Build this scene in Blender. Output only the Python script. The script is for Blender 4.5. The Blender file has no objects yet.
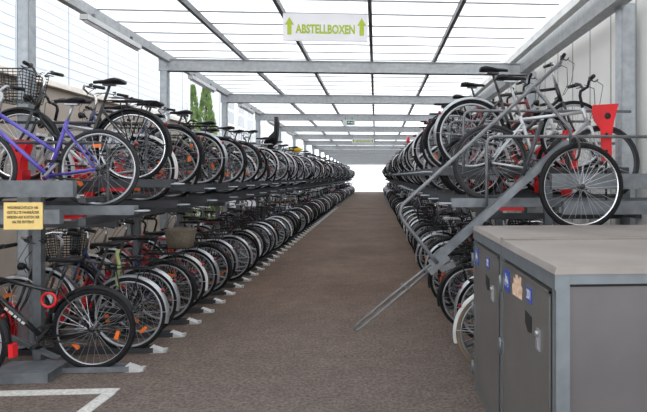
import bpy, math, random
from mathutils import Vector, Matrix

PI = math.pi
SC = bpy.context.scene
COL = SC.collection
rnd = random.Random(11)

# ------------------------------------------------------------------ materials
def mat(name, color, rough=0.5, metal=0.0, var=0.12, scale=6.0, spec=0.5, coat=0.0, bump=0.0, bscale=60.0):
    m = bpy.data.materials.new(name)
    m.use_nodes = True
    nt = m.node_tree
    p = nt.nodes['Principled BSDF']
    p.inputs['Roughness'].default_value = rough
    p.inputs['Metallic'].default_value = metal
    p.inputs['Specular IOR Level'].default_value = spec
    p.inputs['Coat Weight'].default_value = coat
    tc = nt.nodes.new('ShaderNodeTexCoord')
    nz = nt.nodes.new('ShaderNodeTexNoise')
    nz.inputs['Scale'].default_value = scale
    nz.inputs['Detail'].default_value = 5.0
    nt.links.new(tc.outputs['Object'], nz.inputs['Vector'])
    cr = nt.nodes.new('ShaderNodeValToRGB')
    cr.color_ramp.elements[0].position = 0.3
    cr.color_ramp.elements[1].position = 0.7
    c = color
    cr.color_ramp.elements[0].color = tuple(max(0, x*(1-var)) for x in c[:3]) + (1,)
    cr.color_ramp.elements[1].color = tuple(min(1, x*(1+var)) for x in c[:3]) + (1,)
    nt.links.new(nz.outputs['Fac'], cr.inputs['Fac'])
    nt.links.new(cr.outputs['Color'], p.inputs['Base Color'])
    if bump:
        n2 = nt.nodes.new('ShaderNodeTexNoise')
        n2.inputs['Scale'].default_value = bscale
        n2.inputs['Detail'].default_value = 6
        nt.links.new(tc.outputs['Object'], n2.inputs['Vector'])
        b = nt.nodes.new('ShaderNodeBump')
        b.inputs['Strength'].default_value = bump
        b.inputs['Distance'].default_value = 0.02
        nt.links.new(n2.outputs['Fac'], b.inputs['Height'])
        nt.links.new(b.outputs['Normal'], p.inputs['Normal'])
    return m

M = {}
M['rubber'] = mat('rubber', (.013, .013, .014), .8, spec=.2)
M['grey_rubber'] = mat('grey_rubber', (.034, .034, .036), .8, spec=.2)
M['tan_rubber'] = mat('tan_rubber', (.22, .17, .11), .7)
M['alloy'] = mat('alloy', (.46, .47, .49), .35, .7)
M['chrome'] = mat('chrome', (.75, .76, .78), .18, .95)
M['dark_alloy'] = mat('dark_alloy', (.06, .06, .065), .4, .5)
M['spoke'] = mat('spoke', (.42, .43, .45), .4, .6)
M['black_plastic'] = mat('black_plastic', (.012, .012, .013), .5, spec=.3)
M['vinyl'] = mat('vinyl', (.014, .014, .016), .45, spec=.35)
M['orange'] = mat('orange_reflector', (.85, .17, .02), .3)
M['red_plastic'] = mat('red_plastic', (.62, .012, .018), .4)
M['red_lens'] = mat('red_lens', (.28, .008, .010), .3)
M['lens'] = mat('clear_lens', (.7, .7, .72), .15)
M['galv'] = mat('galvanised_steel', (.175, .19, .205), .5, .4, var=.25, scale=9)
M['galv_light'] = mat('galvanised_light', (.42, .45, .475), .5, .3, var=.16, scale=12)
M['galv_beam'] = mat('galvanised_beam', (.42, .435, .445), .55, .15, var=.14, scale=14)
M['dark_or_shaded_steel'] = mat('dark_or_shaded_steel', (.065, .068, .074), .5, .4, var=.2)  # dark steel; also carries painted-in shade on floor rails and left hoops
M['purlin'] = mat('purlin_steel', (.17, .175, .18), .5, .3, var=.15)
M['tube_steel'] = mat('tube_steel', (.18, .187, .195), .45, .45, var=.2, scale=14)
M['cast_alloy'] = mat('cast_alloy', (.6, .6, .6), .45, .4)
M['cord'] = mat('cable', (.03, .03, .03), .6)
M['wicker'] = mat('wicker', (.20, .165, .12), .85, var=.3, scale=60, bump=.6, bscale=120)
M['cloth_green'] = mat('green_cloth', (.32, .40, .16), .9)
M['white_plastic'] = mat('white_plastic', (.72, .72, .70), .45)
M['yellow'] = mat('yellow_vinyl', (.85, .55, .02), .5)
M['saddle_white'] = mat('white_vinyl', (.75, .74, .70), .45)
M['saddle_orange'] = mat('orange_vinyl', (.85, .25, .04), .45)
M['saddle_brown'] = mat('brown_leather', (.09, .04, .02), .45)
M['white_guard'] = mat('white_guard', (.60, .60, .59), .35)
M['silver_guard'] = mat('silver_guard', (.42, .43, .45), .28, .7)
FRAME = {
    'black': (.012, .012, .013), 'dark grey': (.05, .052, .056), 'silver': (.52, .53, .55), 'white': (.66, .66, .64),
    'red': (.42, .015, .02), 'dark red': (.15, .012, .018), 'violet-blue': (.10, .075, .42), 'blue': (.02, .07, .30),
    'dark blue': (.012, .025, .09), 'green': (.02, .14, .06), 'dark green': (.012, .05, .03), 'turquoise': (.05, .28, .30),
    'champagne': (.42, .36, .26), 'purple': (.12, .03, .16),
}
for k, v in FRAME.items():
    M['f_'+k] = mat('paint_'+k.replace(' ', '_').replace('-', '_'), v, .32, .55 if k in ('silver', 'champagne') else .0, var=.08, coat=.3)

# ------------------------------------------------------------------ mesh helper
class MB:
    def __init__(self):
        self.v = []; self.f = []; self.mi = []; self.sm = []
        self.cur = 0
    def _add(self, vs, fs, smooth=True):
        b = len(self.v)
        self.v.extend([tuple(x) for x in vs])
        for q in fs:
            self.f.append(tuple(b+i for i in q)); self.mi.append(self.cur); self.sm.append(smooth)
        return self
    def box(self, x0, x1, y0, y1, z0, z1):
        vs = [(x, y, z) for x in (x0, x1) for y in (y0, y1) for z in (z0, z1)]
        fs = [(0, 1, 3, 2), (4, 6, 7, 5), (0, 4, 5, 1), (2, 3, 7, 6), (0, 2, 6, 4), (1, 5, 7, 3)]
        return self._add(vs, fs, False)
    def hexa(self, p):          # 8 points, same order as box
        return self._add(p, [(0, 1, 3, 2), (4, 6, 7, 5), (0, 4, 5, 1), (2, 3, 7, 6), (0, 2, 6, 4), (1, 5, 7, 3)], False)
    def bar(self, a, b, w, h, up=(0, 0, 1)):   # rectangular bar between points
        a = Vector(a); b = Vector(b); d = (b-a).normalized(); u = Vector(up)
        s = d.cross(u)
        if s.length < 1e-4: s = d.cross(Vector((1, 0, 0)))
        s.normalize(); u = s.cross(d)
        p = [a+s*sx*w/2+u*sz*h/2 if e == 0 else b+s*sx*w/2+u*sz*h/2 for e in (0, 1) for sx in (-1, 1) for sz in (-1, 1)]
        return self.hexa(p)
    def tube(self, pts, r, n=8, caps=True):
        P = [Vector(p) for p in pts]
        rr = r if isinstance(r, (list, tuple)) else [r]*len(P)
        vs = []; fs = []
        ref = None
        for i, p in enumerate(P):
            if i == 0: d = P[1]-P[0]
            elif i == len(P)-1: d = P[-1]-P[-2]
            else: d = (P[i+1]-P[i]).normalized()+(P[i]-P[i-1]).normalized()
            d.normalize()
            if ref is None:
                ref = d.cross(Vector((0, 1, 0)))
                if ref.length < .2: ref = d.cross(Vector((1, 0, 0)))
            else:
                ref = ref-d*ref.dot(d)
            ref.normalize(); q = d.cross(ref)
            for k in range(n):
                a = 2*PI*k/n
                vs.append(p+(ref*math.cos(a)+q*math.sin(a))*rr[i])
        for i in range(len(P)-1):
            for k in range(n):
                k2 = (k+1) % n
                fs.append((i*n+k, i*n+k2, (i+1)*n+k2, (i+1)*n+k))
        if caps:
            fs.append(tuple(range(n-1, -1, -1))); fs.append(tuple((len(P)-1)*n+k for k in range(n)))
        return self._add(vs, fs, n > 4)
    def ring(self, c, R, r, n=40, m=8, sx=1.0):    # torus about the y axis; sx squeezes it sideways
        c = Vector(c); vs = []; fs = []
        for i in range(n):
            a = 2*PI*i/n
            for k in range(m):
                t = 2*PI*k/m
                rad = R+r*math.cos(t)
                vs.append((c.x+rad*math.cos(a), c.y+r*sx*math.sin(t), c.z+rad*math.sin(a)))
        for i in range(n):
            i2 = (i+1) % n
            for k in range(m):
                k2 = (k+1) % m
                fs.append((i*m+k, i*m+k2, i2*m+k2, i2*m+k))
        return self._add(vs, fs)
    def arc(self, c, R, a0, a1, w, t=.012, n=22):    # mudguard: a curved ribbon over a wheel, in the xz plane, arched in section
        vs = []; fs = []
        sec = [(-w/2, -t*1.6), (-w*.3, 0), (0, t*.4), (w*.3, 0), (w/2, -t*1.6)]
        m = len(sec)
        for i in range(n+1):
            a = a0+(a1-a0)*i/n
            for (y, dr) in sec:
                vs.append((c[0]+(R+dr)*math.cos(a), c[1]+y, c[2]+(R+dr)*math.sin(a)))
        for i in range(n):
            for k in range(m-1):
                fs.append((i*m+k, i*m+k+1, (i+1)*m+k+1, (i+1)*m+k))
        return self._add(vs, fs)
    def ball(self, c, rx, ry, rz, n=12, m=8):
        vs = [(c[0], c[1], c[2]+rz)]; fs = []
        for i in range(1, m):
            t = PI*i/m
            for k in range(n):
                a = 2*PI*k/n
                vs.append((c[0]+rx*math.sin(t)*math.cos(a), c[1]+ry*math.sin(t)*math.sin(a), c[2]+rz*math.cos(t)))
        vs.append((c[0], c[1], c[2]-rz)); e = len(vs)-1
        for k in range(n): fs.append((0, 1+k, 1+(k+1) % n))
        for i in range(m-2):
            for k in range(n):
                a = 1+i*n+k; b = 1+i*n+(k+1) % n
                fs.append((a, a+n, b+n, b))
        for k in range(n): fs.append((e, 1+(m-2)*n+(k+1) % n, 1+(m-2)*n+k))
        return self._add(vs, fs)
    def loft(self, secs, caps=True, smooth=True):    # list of closed loops with equal counts
        n = len(secs[0]); vs = [p for s in secs for p in s]; fs = []
        for i in range(len(secs)-1):
            for k in range(n):
                k2 = (k+1) % n
                fs.append((i*n+k, i*n+k2, (i+1)*n+k2, (i+1)*n+k))
        if caps:
            fs.append(tuple(range(n-1, -1, -1))); fs.append(tuple((len(secs)-1)*n+k for k in range(n)))
        return self._add(vs, fs, smooth)
    def prism(self, poly, y0, y1):    # polygon in xz, extruded along y
        n = len(poly)
        vs = [(x, y0, z) for x, z in poly]+[(x, y1, z) for x, z in poly]
        fs = [tuple(range(n)), tuple(range(2*n-1, n-1, -1))]+[(k, k+n, (k+1) % n+n, (k+1) % n) for k in range(n)]
        return self._add(vs, fs, False)
    def mesh(self, name):
        me = bpy.data.meshes.new(name)
        me.from_pydata(self.v, [], self.f)
        me.polygons.foreach_set('material_index', self.mi)
        me.polygons.foreach_set('use_smooth', self.sm)
        me.update()
        return me

def place(name, me, mats, parent=None, loc=None, rot=None):
    """one object showing a (perhaps shared) mesh, with its own materials"""
    o = bpy.data.objects.new(name, me)
    mats = mats if isinstance(mats, (list, tuple)) else [mats]
    while len(me.materials) < len(mats): me.materials.append(None)
    for i, m in enumerate(mats):
        o.material_slots[i].link = 'OBJECT'
        o.material_slots[i].material = m
    COL.objects.link(o)
    if parent is not None: o.parent = parent
    if loc is not None: o.location = loc
    if rot is not None: o.rotation_euler = rot
    return o

def obj(name, mb, mats, parent=None, loc=None, rot=None):
    return place(name, mb.mesh(name), mats, parent, loc, rot)

def tag(o, label=None, cat=None, group=None, kind=None):
    if label: o['label'] = label
    if cat: o['category'] = cat
    if group: o['group'] = group
    if kind: o['kind'] = kind
    return o

def empty(name, loc=(0, 0, 0), rot=(0, 0, 0)):
    o = bpy.data.objects.new(name, None); o.empty_display_size = .1
    COL.objects.link(o); o.location = loc; o.rotation_euler = rot
    return o

def struct(o):
    o['kind'] = 'structure'
    return o

# ------------------------------------------------------------------ bicycle parts (local: x forward, wheels on z = 0, middle of the wheelbase at x = 0)
R = .345
HUB = .51
CACHE = {}
def cached(key, fn):
    if key not in CACHE:
        CACHE[key] = fn()
    return CACHE[key]

def wheel_parts(mb, r, n, m, spokes, hubs=True, rimr=.013):
    """rim, spokes and hub of a wheel centred on the origin (tyre is separate)"""
    rr = r-.042
    mb.cur = 0
    mb.ring((0, 0, 0), rr, rimr, n, 6, .9)
    mb.cur = 1
    for k in range(spokes):
        a = 2*PI*k/spokes
        s = 1 if k % 2 else -1
        off = .5*(1 if (k//2) % 2 else -1)
        a2 = a+off*1.1
        mb.tube([(.022*math.cos(a2), s*.028, .022*math.sin(a2)), (rr*math.cos(a), 0, rr*math.sin(a))], .0019, 3, False)
    mb.cur = 2
    if hubs: mb.tube([(0, -.05, 0), (0, -.03, 0), (0, -.03, 0), (0, .03, 0), (0, .03, 0), (0, .05, 0)], [.012, .012, .024, .024, .012, .012], 10)

def wheel_mesh(r, n=44, spokes=28):
    def f():
        mb = MB(); wheel_parts(mb, r, n, 8, spokes); return mb.mesh('wheel')
    return cached(('wheel', r, n, spokes), f)
def tyre_mesh(r, tr=.02, n=44, m=8):
    def f():
        mb = MB(); mb.ring((0, 0, 0), r-tr, tr, n, m, .92)
        return mb.mesh('tyre')
    return cached(('tyre', r, tr, n, m), f)

def frame_lines(kind):
    bb = Vector((-.09, 0, .285)); st = Vector((-.245, 0, .765)); sd = (st-bb)
    hb = Vector((.375, 0, .69)); ht = Vector((.325, 0, .835))
    rh = Vector((-HUB, 0, R))
    L = []
    tubes = []
    if kind == 'diamond':
        tubes += [([st-sd*.07, ht-(ht-hb)*.2], .0155), ([bb, hb+(ht-hb)*.15], .018)]
    elif kind == 'mountain':
        tubes += [([st-sd*.22, ht-(ht-hb)*.25], .018), ([bb, hb+(ht-hb)*.2], .021)]
    elif kind == 'mixte':
        tubes += [([bb+sd*.42, ht-(ht-hb)*.1], .016), ([bb, hb+(ht-hb)*.15], .018)]
    elif kind == 'step':
        tubes += [([hb+(ht-hb)*.1, (.31, 0, .58), (.2, 0, .44), (.06, 0, .345), bb], .021)]
    elif kind == 'swan':
        tubes += [([hb, (.29, 0, .53), (.16, 0, .39), (.03, 0, .315), bb], .018), ([ht-(ht-hb)*.2, (.27, 0, .66), (.12, 0, .5), (-.04, 0, .45), bb+sd*.33], .015)]
    return bb, st, hb, ht, rh, tubes

def add_frame(mb, kind, n=8, stays=True):
    bb, st, hb, ht, rh, tubes = frame_lines(kind)
    for p, r in tubes: mb.tube(p, r, n)
    mb.tube([bb, st], .0165, n)
    mb.tube([hb-(ht-hb)*.05, ht+(ht-hb)*.05], .021, n)
    mb.tube([bb-Vector((0, .036, 0)), bb+Vector((0, .036, 0))], .024, n)
    for s in (-1, 1):
        mb.tube([(bb.x-.01, s*.02, bb.z), (bb.x-.16, s*.042, bb.z+.02), (rh.x, s*.06, rh.z)], .0105, max(4, n-2))
        mb.tube([(st.x+.02, s*.018, st.z-.07), (rh.x+.1, s*.048, rh.z+.13), (rh.x, s*.06, rh.z)], .0085, max(4, n-2))

def add_fork(mb, n=8, rigid=True):
    hb = Vector((.375, 0, .69))
    mb.tube([hb+Vector((.006, -.052, -.03)), hb+Vector((.006, .052, -.03))], .017, n)
    for s in (-1, 1):
        if rigid:
            mb.tube([(.381, s*.05, .665), (.445, s*.052, .48), (.495, s*.053, .39), (HUB, s*.053, R)], [.0145, .013, .010, .009], n)
        else:
            mb.tube([(.379, s*.056, .69), (.44, s*.056, .5)], .0155, n)
            mb.tube([(.44, s*.056, .52), (HUB-.02, s*.056, R), ], .020, n)

def saddle_loops(w=1.0):
    secs = []
    for x, hw, top, d in [(-.135, .02, .0, .012), (-.13, .07*w, .012, .045), (-.09, .085*w, .02, .06), (-.03, .066*w, .015, .05), (.03, .036*w, .006, .038), (.09, .022, .004, .03), (.135, .018, .0, .028), (.143, .008, -.006, .016)]:
        loop = []
        for k in range(10):
            a = 2*PI*k/10
            y = hw*math.cos(a); z = math.sin(a)
            zz = top+z*.012 if z > 0 else top+z*d*(.55+.45*abs(math.cos(a)))
            loop.append((x, y, zz))
        secs.append(loop)
    return secs

def saddle_at(hs):
    bb = Vector((-.09, 0, .285)); st = Vector((-.245, 0, .765)); d = (st-bb).normalized()
    t = (hs-.03-bb.z)/d.z
    return bb+d*t, st

def add_saddle(mb, hs, w=1.0, lo=False):
    c, st = saddle_at(hs)
    mb.loft([[(c.x+.01+p[0], p[1], c.z+.03+p[2]) for p in s] for s in saddle_loops(w)])

def add_post(mb, hs, n=8):
    c, st = saddle_at(hs)
    mb.tube([st-(c-st)*.05, c], .0125, n)
    mb.bar((c.x-.05, 0, c.z), (c.x+.06, 0, c.z), .045, .014)

def bar_path(kind):
    if kind == 'flat':
        h = [(.345, 0, 1.0), (.345, .06, 1.0), (.335, .16, 1.025), (.315, .29, 1.03)]; g = .17
    elif kind == 'riser':
        h = [(.35, 0, 1.02), (.35, .05, 1.02), (.34, .11, 1.07), (.305, .29, 1.075)]; g = .16
    elif kind == 'city':
        h = [(.33, 0, 1.03), (.36, .05, 1.04), (.365, .14, 1.075), (.31, .235, 1.09), (.2, .27, 1.08), (.09, .285, 1.06)]; g = .35
    elif kind == 'drop':
        h = [(.38, 0, .98), (.38, .17, .98), (.42, .2, .98), (.47, .205, .955), (.48, .205, .90), (.43, .205, .855), (.36, .205, .85)]; g = .5
    return h

def add_bar(mb, kind, n=8):
    h = bar_path(kind)
    mb.tube([(x, -y, z) for x, y, z in reversed(h)]+[tuple(p) for p in h[1:]], .0125, n)
    c = h[0]
    mb.tube([(.325, 0, .84), (.30, 0, .95), (.305, 0, c[2]-.03), (c[0], 0, c[2])], .0145, n)

def add_grip(mb, kind, s, n=8):
    h = bar_path(kind)
    a = Vector(h[-2]); b = Vector(h[-1])
    L = min(.125, (b-a).length*.95)
    p = b+(a-b).normalized()*L
    e = b+(b-a).normalized()*.012
    mb.tube([(p.x, s*p.y, p.z), (e.x, s*e.y, e.z)], .0175, n)

def add_lever(mb, kind, s):
    h = bar_path(kind)
    a = Vector(h[-2]); b = Vector(h[-1]); d = (b-a).normalized()
    p = b-d*.15; f = Vector((.05, 0, -.02)) if kind in ('flat', 'riser') else Vector((.02, .045, -.025))
    q = [p, p+f*.8, p+f+d*.05, p+f*.95+d*.11]
    mb.tube([(v.x, s*v.y, v.z) for v in q], .006, 5)
    mb.bar((p.x, s*p.y, p.z), (p.x+d.x*.03, s*(p.y+d.y*.03), p.z+.01), .03, .03)

def add_cables(mb, kind):
    h = bar_path(kind); p = Vector(h[-2])
    for s in (-1, 1):
        mb.tube([(p.x+.05, s*.13, p.z), (p.x+.13, s*.1, p.z-.04), (.46, s*.05, .86), (.40, s*.02, .74)], .0035, 4)

def guard_angles(full):
    return (PI*.02, PI*1.12) if full else (PI*.28, PI*1.0)

def add_rear_guard(mb, full=True, n=24):
    mb.arc((-HUB, 0, R), R+.022, PI*.12, PI*(1.08 if full else .86), .058, n=n)
    for s in (-1, 1):
        mb.tube([(-HUB, s*.06, R), (-HUB+(R+.02)*math.cos(PI*.98), s*.024, R+(R+.02)*math.sin(PI*.98))], .003, 4)
def add_front_guard(mb, full=True, n=22):
    mb.arc((HUB, 0, R), R+.022, PI*.14, PI*(1.04 if full else .8), .054, n=n)
    for s in (-1, 1):
        mb.tube([(HUB, s*.055, R), (HUB+(R+.02)*math.cos(PI*.95), s*.024, R+(R+.02)*math.sin(PI*.95))], .003, 4)

def add_carrier(mb, n=6):
    z = .775
    mb.tube([(-.27, -.045, z), (-.33, -.06, z), (-.70, -.06, z), (-.745, -.04, z), (-.745, .04, z), (-.70, .06, z), (-.33, .06, z), (-.27, .045, z)], .006, n)
    mb.tube([(-.33, 0, z), (-.745, 0, z)], .005, n)
    for x in (-.33, -.45, -.58, -.70): mb.tube([(x, -.06, z), (x, .06, z)], .0045, n)
    for s in (-1, 1):
        mb.tube([(-.64, s*.06, z), (-HUB, s*.07, R+.02)], .006, n)
        mb.tube([(-.42, s*.06, z), (-HUB+.01, s*.07, R+.02)], .006, n)
    mb.tube([(-.3, -.03, z+.035), (-.5, -.03, z+.03), (-.52, .0, z+.03), (-.5, .03, z+.03), (-.3, .03, z+.035)], .004, n)

def add_crank(mb, n=24):
    bb = (-.09, .0, .285)
    mb.ring((bb[0], -.045, bb[2]), .088, .007, n, 4, .4)
    mb.ring((bb[0], -.045, bb[2]), .03, .01, 12, 4, .5)
    for k in range(5):
        a = 2*PI*k/5
        mb.bar((bb[0], -.045, bb[2]), (bb[0]+.085*math.cos(a), -.045, bb[2]+.085*math.sin(a)), .012, .006, (0, 1, 0))
    mb.bar((bb[0], -.062, bb[2]), (bb[0]+.12, -.072, bb[2]-.12), .012, .022)
    mb.bar((bb[0], .055, bb[2]), (bb[0]-.12, .07, bb[2]+.12), .012, .022)
def add_pedal(mb, s):
    x, z = (-.09+.12, .285-.12) if s < 0 else (-.09-.12, .285+.12)
    y0, y1 = (-.17, -.085) if s < 0 else (.085, .17)
    mb.box(x-.035, x+.035, y0, y1, z-.011, z+.011)
def add_chain(mb):
    for dz in (-.085, .085):
        mb.tube([(-.09, -.045, .285+dz), (-HUB, -.045, R+dz*.45)], .0045, 4)
    mb.ring((-HUB, -.045, R), .042, .012, 16, 4, .6)
    mb.bar((-HUB+.01, -.055, R-.03), (-HUB+.06, -.055, R-.12), .016, .03)
def add_chainguard(mb):
    pts = [(-.0, .36), (.0, .235), (-.12, .19), (-HUB+.02, R-.06), (-HUB-.05, R), (-HUB+.02, R+.055), (-.12, .385)]
    mb.prism([(x, z) for x, z in pts], -.066, -.042)

def add_wire_basket(mb, x0, x1, y, z0, z1, taper=.8, k=6, r=.0035, n=4):
    def loop(z, s): 
        cx = (x0+x1)/2; hx = (x1-x0)/2*s; hy = y*s
        return [(cx-hx, -hy, z), (cx+hx, -hy, z), (cx+hx, hy, z), (cx-hx, hy, z), (cx-hx, -hy, z)]
    for i in range(k):
        t = i/(k-1); s = taper+(1-taper)*t
        mb.tube(loop(z0+(z1-z0)*t, s), r*(1.8 if i == k-1 else 1), n)
    a, b = loop(z0, taper), loop(z1, 1)
    for e in range(4):
        for j in range(8):
            t = j/8
            p = Vector(a[e]).lerp(Vector(a[e+1]), t); q = Vector(b[e]).lerp(Vector(b[e+1]), t)
            mb.tube([p, q], r, n)
    for j in range(7):
        t = j/6
        p = Vector(a[0]).lerp(Vector(a[1]), t); q = Vector(a[3]).lerp(Vector(a[2]), t)
        mb.tube([p, q], r, n)

def add_solid_basket(mb, cx, hx, hy, z0, z1):
    secs = []
    def lp(s, z, inset=0):
        out = []
        for k in range(16):
            a = 2*PI*k/16
            ca, sa = math.cos(a), math.sin(a)
            m = (abs(ca)**4+abs(sa)**4)**-.25
            out.append((cx+(hx*s-inset)*ca*m, (hy*s-inset)*sa*m, z))
        return out
    secs = [lp(.8, z0), lp(.92, (z0+z1)/2), lp(1, z1-.015), lp(1.03, z1), lp(.96, z1), lp(.85, (z0+z1)/2), lp(.72, z0+.02)]
    mb.loft(secs)

def add_child_seat(mb):
    # shell with a high back, standing over the rear carrier and facing forward
    secs = []
    for x, z, w, t in [(-.28, .83, .13, .02), (-.36, .80, .15, .03), (-.48, .80, .16, .05), (-.55, .86, .165, .055), (-.575, 1.0, .165, .05), (-.59, 1.15, .16, .05), (-.60, 1.30, .14, .055), (-.585, 1.42, .10, .045)]:
        loop = []
        for k in range(12):
            a = 2*PI*k/12
            loop.append((x+t*math.sin(a)*(1 if z > .85 else .2)-(.0), w*math.cos(a), z+(t*math.sin(a) if z <= .85 else 0)))
        secs.append(loop)
    mb.loft(secs)
    for s in (-1, 1):
        mb.loft([[(x, s*(.15+dy), z) for x, z, dy in lp] for lp in (
            [(-.58, .86, 0), (-.58, 1.12, 0), (-.58, 1.12, .02), (-.58, .86, .02)],
            [(-.45, .84, 0), (-.45, .98, .01), (-.45, .98, .03), (-.45, .84, .02)],
            [(-.35, .80, .0), (-.35, .88, .01), (-.35, .88, .03), (-.35, .80, .02)])])
        mb.bar((-.38, s*.12, .82), (-.36, s*.13, .5), .05, .02)

# ------------------------------------------------------------------ bicycle assembly
BAR_MAT = {'black': 'black_plastic', 'alloy': 'alloy', 'chrome': 'chrome'}
def part(name, key, fn, m, root, loc=None):
    def f():
        mb = MB(); fn(mb); return mb.mesh(name)
    me = cached(key, f)
    mm = [M[x] for x in (m if isinstance(m, (list, tuple)) else [m])]
    return place(name, me, mm, root, loc)

def bike_root(pos, yaw, lean=0.0, name='bicycle', steer=0.0):
    return empty(name, pos, (lean, 0, yaw))

def build_bike(o, pos, yaw, lean, label, group, lod):
    """o: options of one bicycle. lod 0 = every part, 1 = main parts"""
    root = bike_root(pos, yaw, lean)
    tag(root, label, 'bicycle', group)
    fm = 'f_'+o['col']
    fk = o['frame']; bk = o['bar']; hs = o['hs']; tr = o.get('tyre_r', .02)
    ty = o.get('tyre', 'rubber'); rim = o.get('rim', 'alloy'); gd = o.get('guard')
    n = 8 if lod == 0 else 6
    part('frame', ('frame', fk, n), lambda mb: add_frame(mb, fk, n), fm, root)
    part('fork', ('fork', n, o.get('sus', False)), lambda mb: add_fork(mb, n, not o.get('sus')), o.get('fork', fm), root)
    wn, sp = (48, 28) if lod == 0 else (28, 16)
    for nm, x in (('front_wheel', HUB), ('rear_wheel', -HUB)):
        w = place(nm, wheel_mesh(R, wn, sp), [M[rim], M['spoke'], M['dark_alloy']], root, (x, 0, R), (0, rnd.uniform(0, 6), 0))
        if lod == 0:
            place('tyre', tyre_mesh(R, tr, wn, 8), [M[ty]], w)
            if o.get('refl'):
                for a in (0.5, 2.6):
                    def rf(mb, a=a):
                        c = Vector((.2*math.cos(a), 0, .2*math.sin(a))); t = Vector((-math.sin(a), 0, math.cos(a)))
                        mb.bar(c-t*.035, c+t*.035, .014, .03, (math.cos(a), 0, math.sin(a)))
                    part('spoke_reflector', ('refl', a), rf, 'orange', w)
        else:
            place('tyre', tyre_mesh(R, tr, wn, 6), [M[ty]], w)
    sd = part('saddle', ('saddle', hs, o.get('sw', 1.0)), lambda mb: add_saddle(mb, hs, o.get('sw', 1.0)), o.get('saddle', 'vinyl'), root)
    hb = part('handlebar', ('bar', bk, n), lambda mb: add_bar(mb, bk, n), BAR_MAT[o.get('barcol', 'black')], root)
    part('seat_post', ('post', hs, n), lambda mb: add_post(mb, hs, n), 'alloy' if o['col'] in ('silver', 'violet-blue', 'white', 'red') or hs > 1.04 else 'dark_alloy', root)
    if lod == 0:
        for s in (-1, 1):
            part('grip', ('grip', bk, s), lambda mb: add_grip(mb, bk, s), o.get('grip', 'black_plastic'), hb)
            part('brake_lever', ('lever', bk, s), lambda mb: add_lever(mb, bk, s), 'dark_alloy', hb)
        part('brake_cable', ('cable', bk), lambda mb: add_cables(mb, bk), 'cord', hb)
        cr = part('crankset', ('crank',), add_crank, 'dark_alloy' if o.get('dark') else 'alloy', root)
        for s in (-1, 1):
            part('pedal', ('pedal', s), lambda mb: add_pedal(mb, s), 'black_plastic', cr)
        if o.get('chaincase'): part('chain_guard', ('cg',), add_chainguard, o['chaincase'], root)
        else: part('chain', ('chain',), add_chain, 'dark_alloy', root)
    if gd:
        full = o.get('fullguard', True)
        part('rear_mudguard', ('rg', full, lod), lambda mb: add_rear_guard(mb, full, 24 if lod == 0 else 14), gd, root)
        if not o.get('rear_only'):
            part('front_mudguard', ('fg', full, lod), lambda mb: add_front_guard(mb, full, 24 if lod == 0 else 14), gd, root)
    if o.get('carrier'):
        part('luggage_carrier', ('carrier', lod), lambda mb: add_carrier(mb, 6 if lod == 0 else 4), o['carrier'], root)
    if o.get('rear_light', True) and (lod == 0 or gd):
        def rl(mb):
            x, z = (-HUB-(R+.03)*math.cos(.62), R+(R+.03)*math.sin(.62))
            mb.ball((x-.006, 0, z), .014, .026, .020, 10, 6)
        part('rear_light', ('rl',), rl, 'red_lens', root)
    if o.get('front_light') and lod == 0:
        def fl(mb):
            mb.tube([(.42, 0, .80), (.45, 0, .80), (.475, 0, .80)], [.02, .035, .037], 12)
            mb.bar((.39, 0, .76), (.42, 0, .80), .02, .012)
        h = part('headlight', ('fl',), fl, 'black_plastic', root)
        part('lens', ('lens',), lambda mb: mb.tube([(.474, 0, .80), (.482, 0, .80)], [.034, .025], 12), 'lens', h)
    b = o.get('basket')
    if b == 'wire_front':
        part('basket', ('bwf', lod), lambda mb: add_wire_basket(mb, .375, .73, .2, .76, 1.04, k=11, r=.003 if lod else .0034), o.get('basket_mat', 'black_plastic'), root)
    elif b == 'wicker_rear':
        part('basket', ('bwr',), lambda mb: add_solid_basket(mb, -.56, .17, .15, .785, 1.0), 'wicker', root)
    elif b == 'wire_rear':
        part('basket', ('bwrr', lod), lambda mb: add_wire_basket(mb, -.76, -.38, .16, .79, .99, r=.0035), o.get('basket_mat', 'black_plastic'), root)
    elif b == 'wicker_front':
        part('basket', ('bwkf',), lambda mb: add_solid_basket(mb, .55, .15, .19, .82, 1.04), 'wicker', root)
    if o.get('child'):
        part('child_seat', ('child',), add_child_seat, o['child'], root)
    if o.get('stand', True) and lod == 0:
        part('kickstand', ('stand',), lambda mb: mb.tube([(-.16, .05, .27), (-.5, .09, .24)], .009, 6), 'dark_alloy', root)
    if o.get('lock') and lod == 0:
        part('cable_lock', ('lock',), lambda mb: mb.ring((-.16, .03, .60), .058, .012, 20, 6, 1.0), o['lock'], root)
    if o.get('bottle') and lod == 0:
        part('bottle', ('bottle',), lambda mb: mb.tube([(.02, 0, .44), (.11, 0, .55), (.125, 0, .57)], [.035, .035, .015], 10), o['bottle'], root)
    if o.get('low_reflector'):
        def lr(mb):
            q = PI*1.04; x, z = -HUB+(R+.035)*math.cos(q), R+(R+.035)*math.sin(q)
            mb.hexa([(x-.03, -.03, z-.05), (x-.025, -.03, z+.05), (x-.03, .03, z-.05), (x-.025, .03, z+.05), (x+.005, -.03, z-.05), (x+.01, -.03, z+.05), (x+.005, .03, z-.05), (x+.01, .03, z+.05)])
        part('mudguard_reflector', ('lowref',), lr, 'red_plastic', root)
    if o.get('cover'):
        def cv(mb):
            c, st = saddle_at(hs); mb.ball((c.x+.0, 0, c.z+.03), .19, .14, .10, 14, 8)
        part('saddle_cover', ('cover', hs), cv, o['cover'], root)
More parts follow.
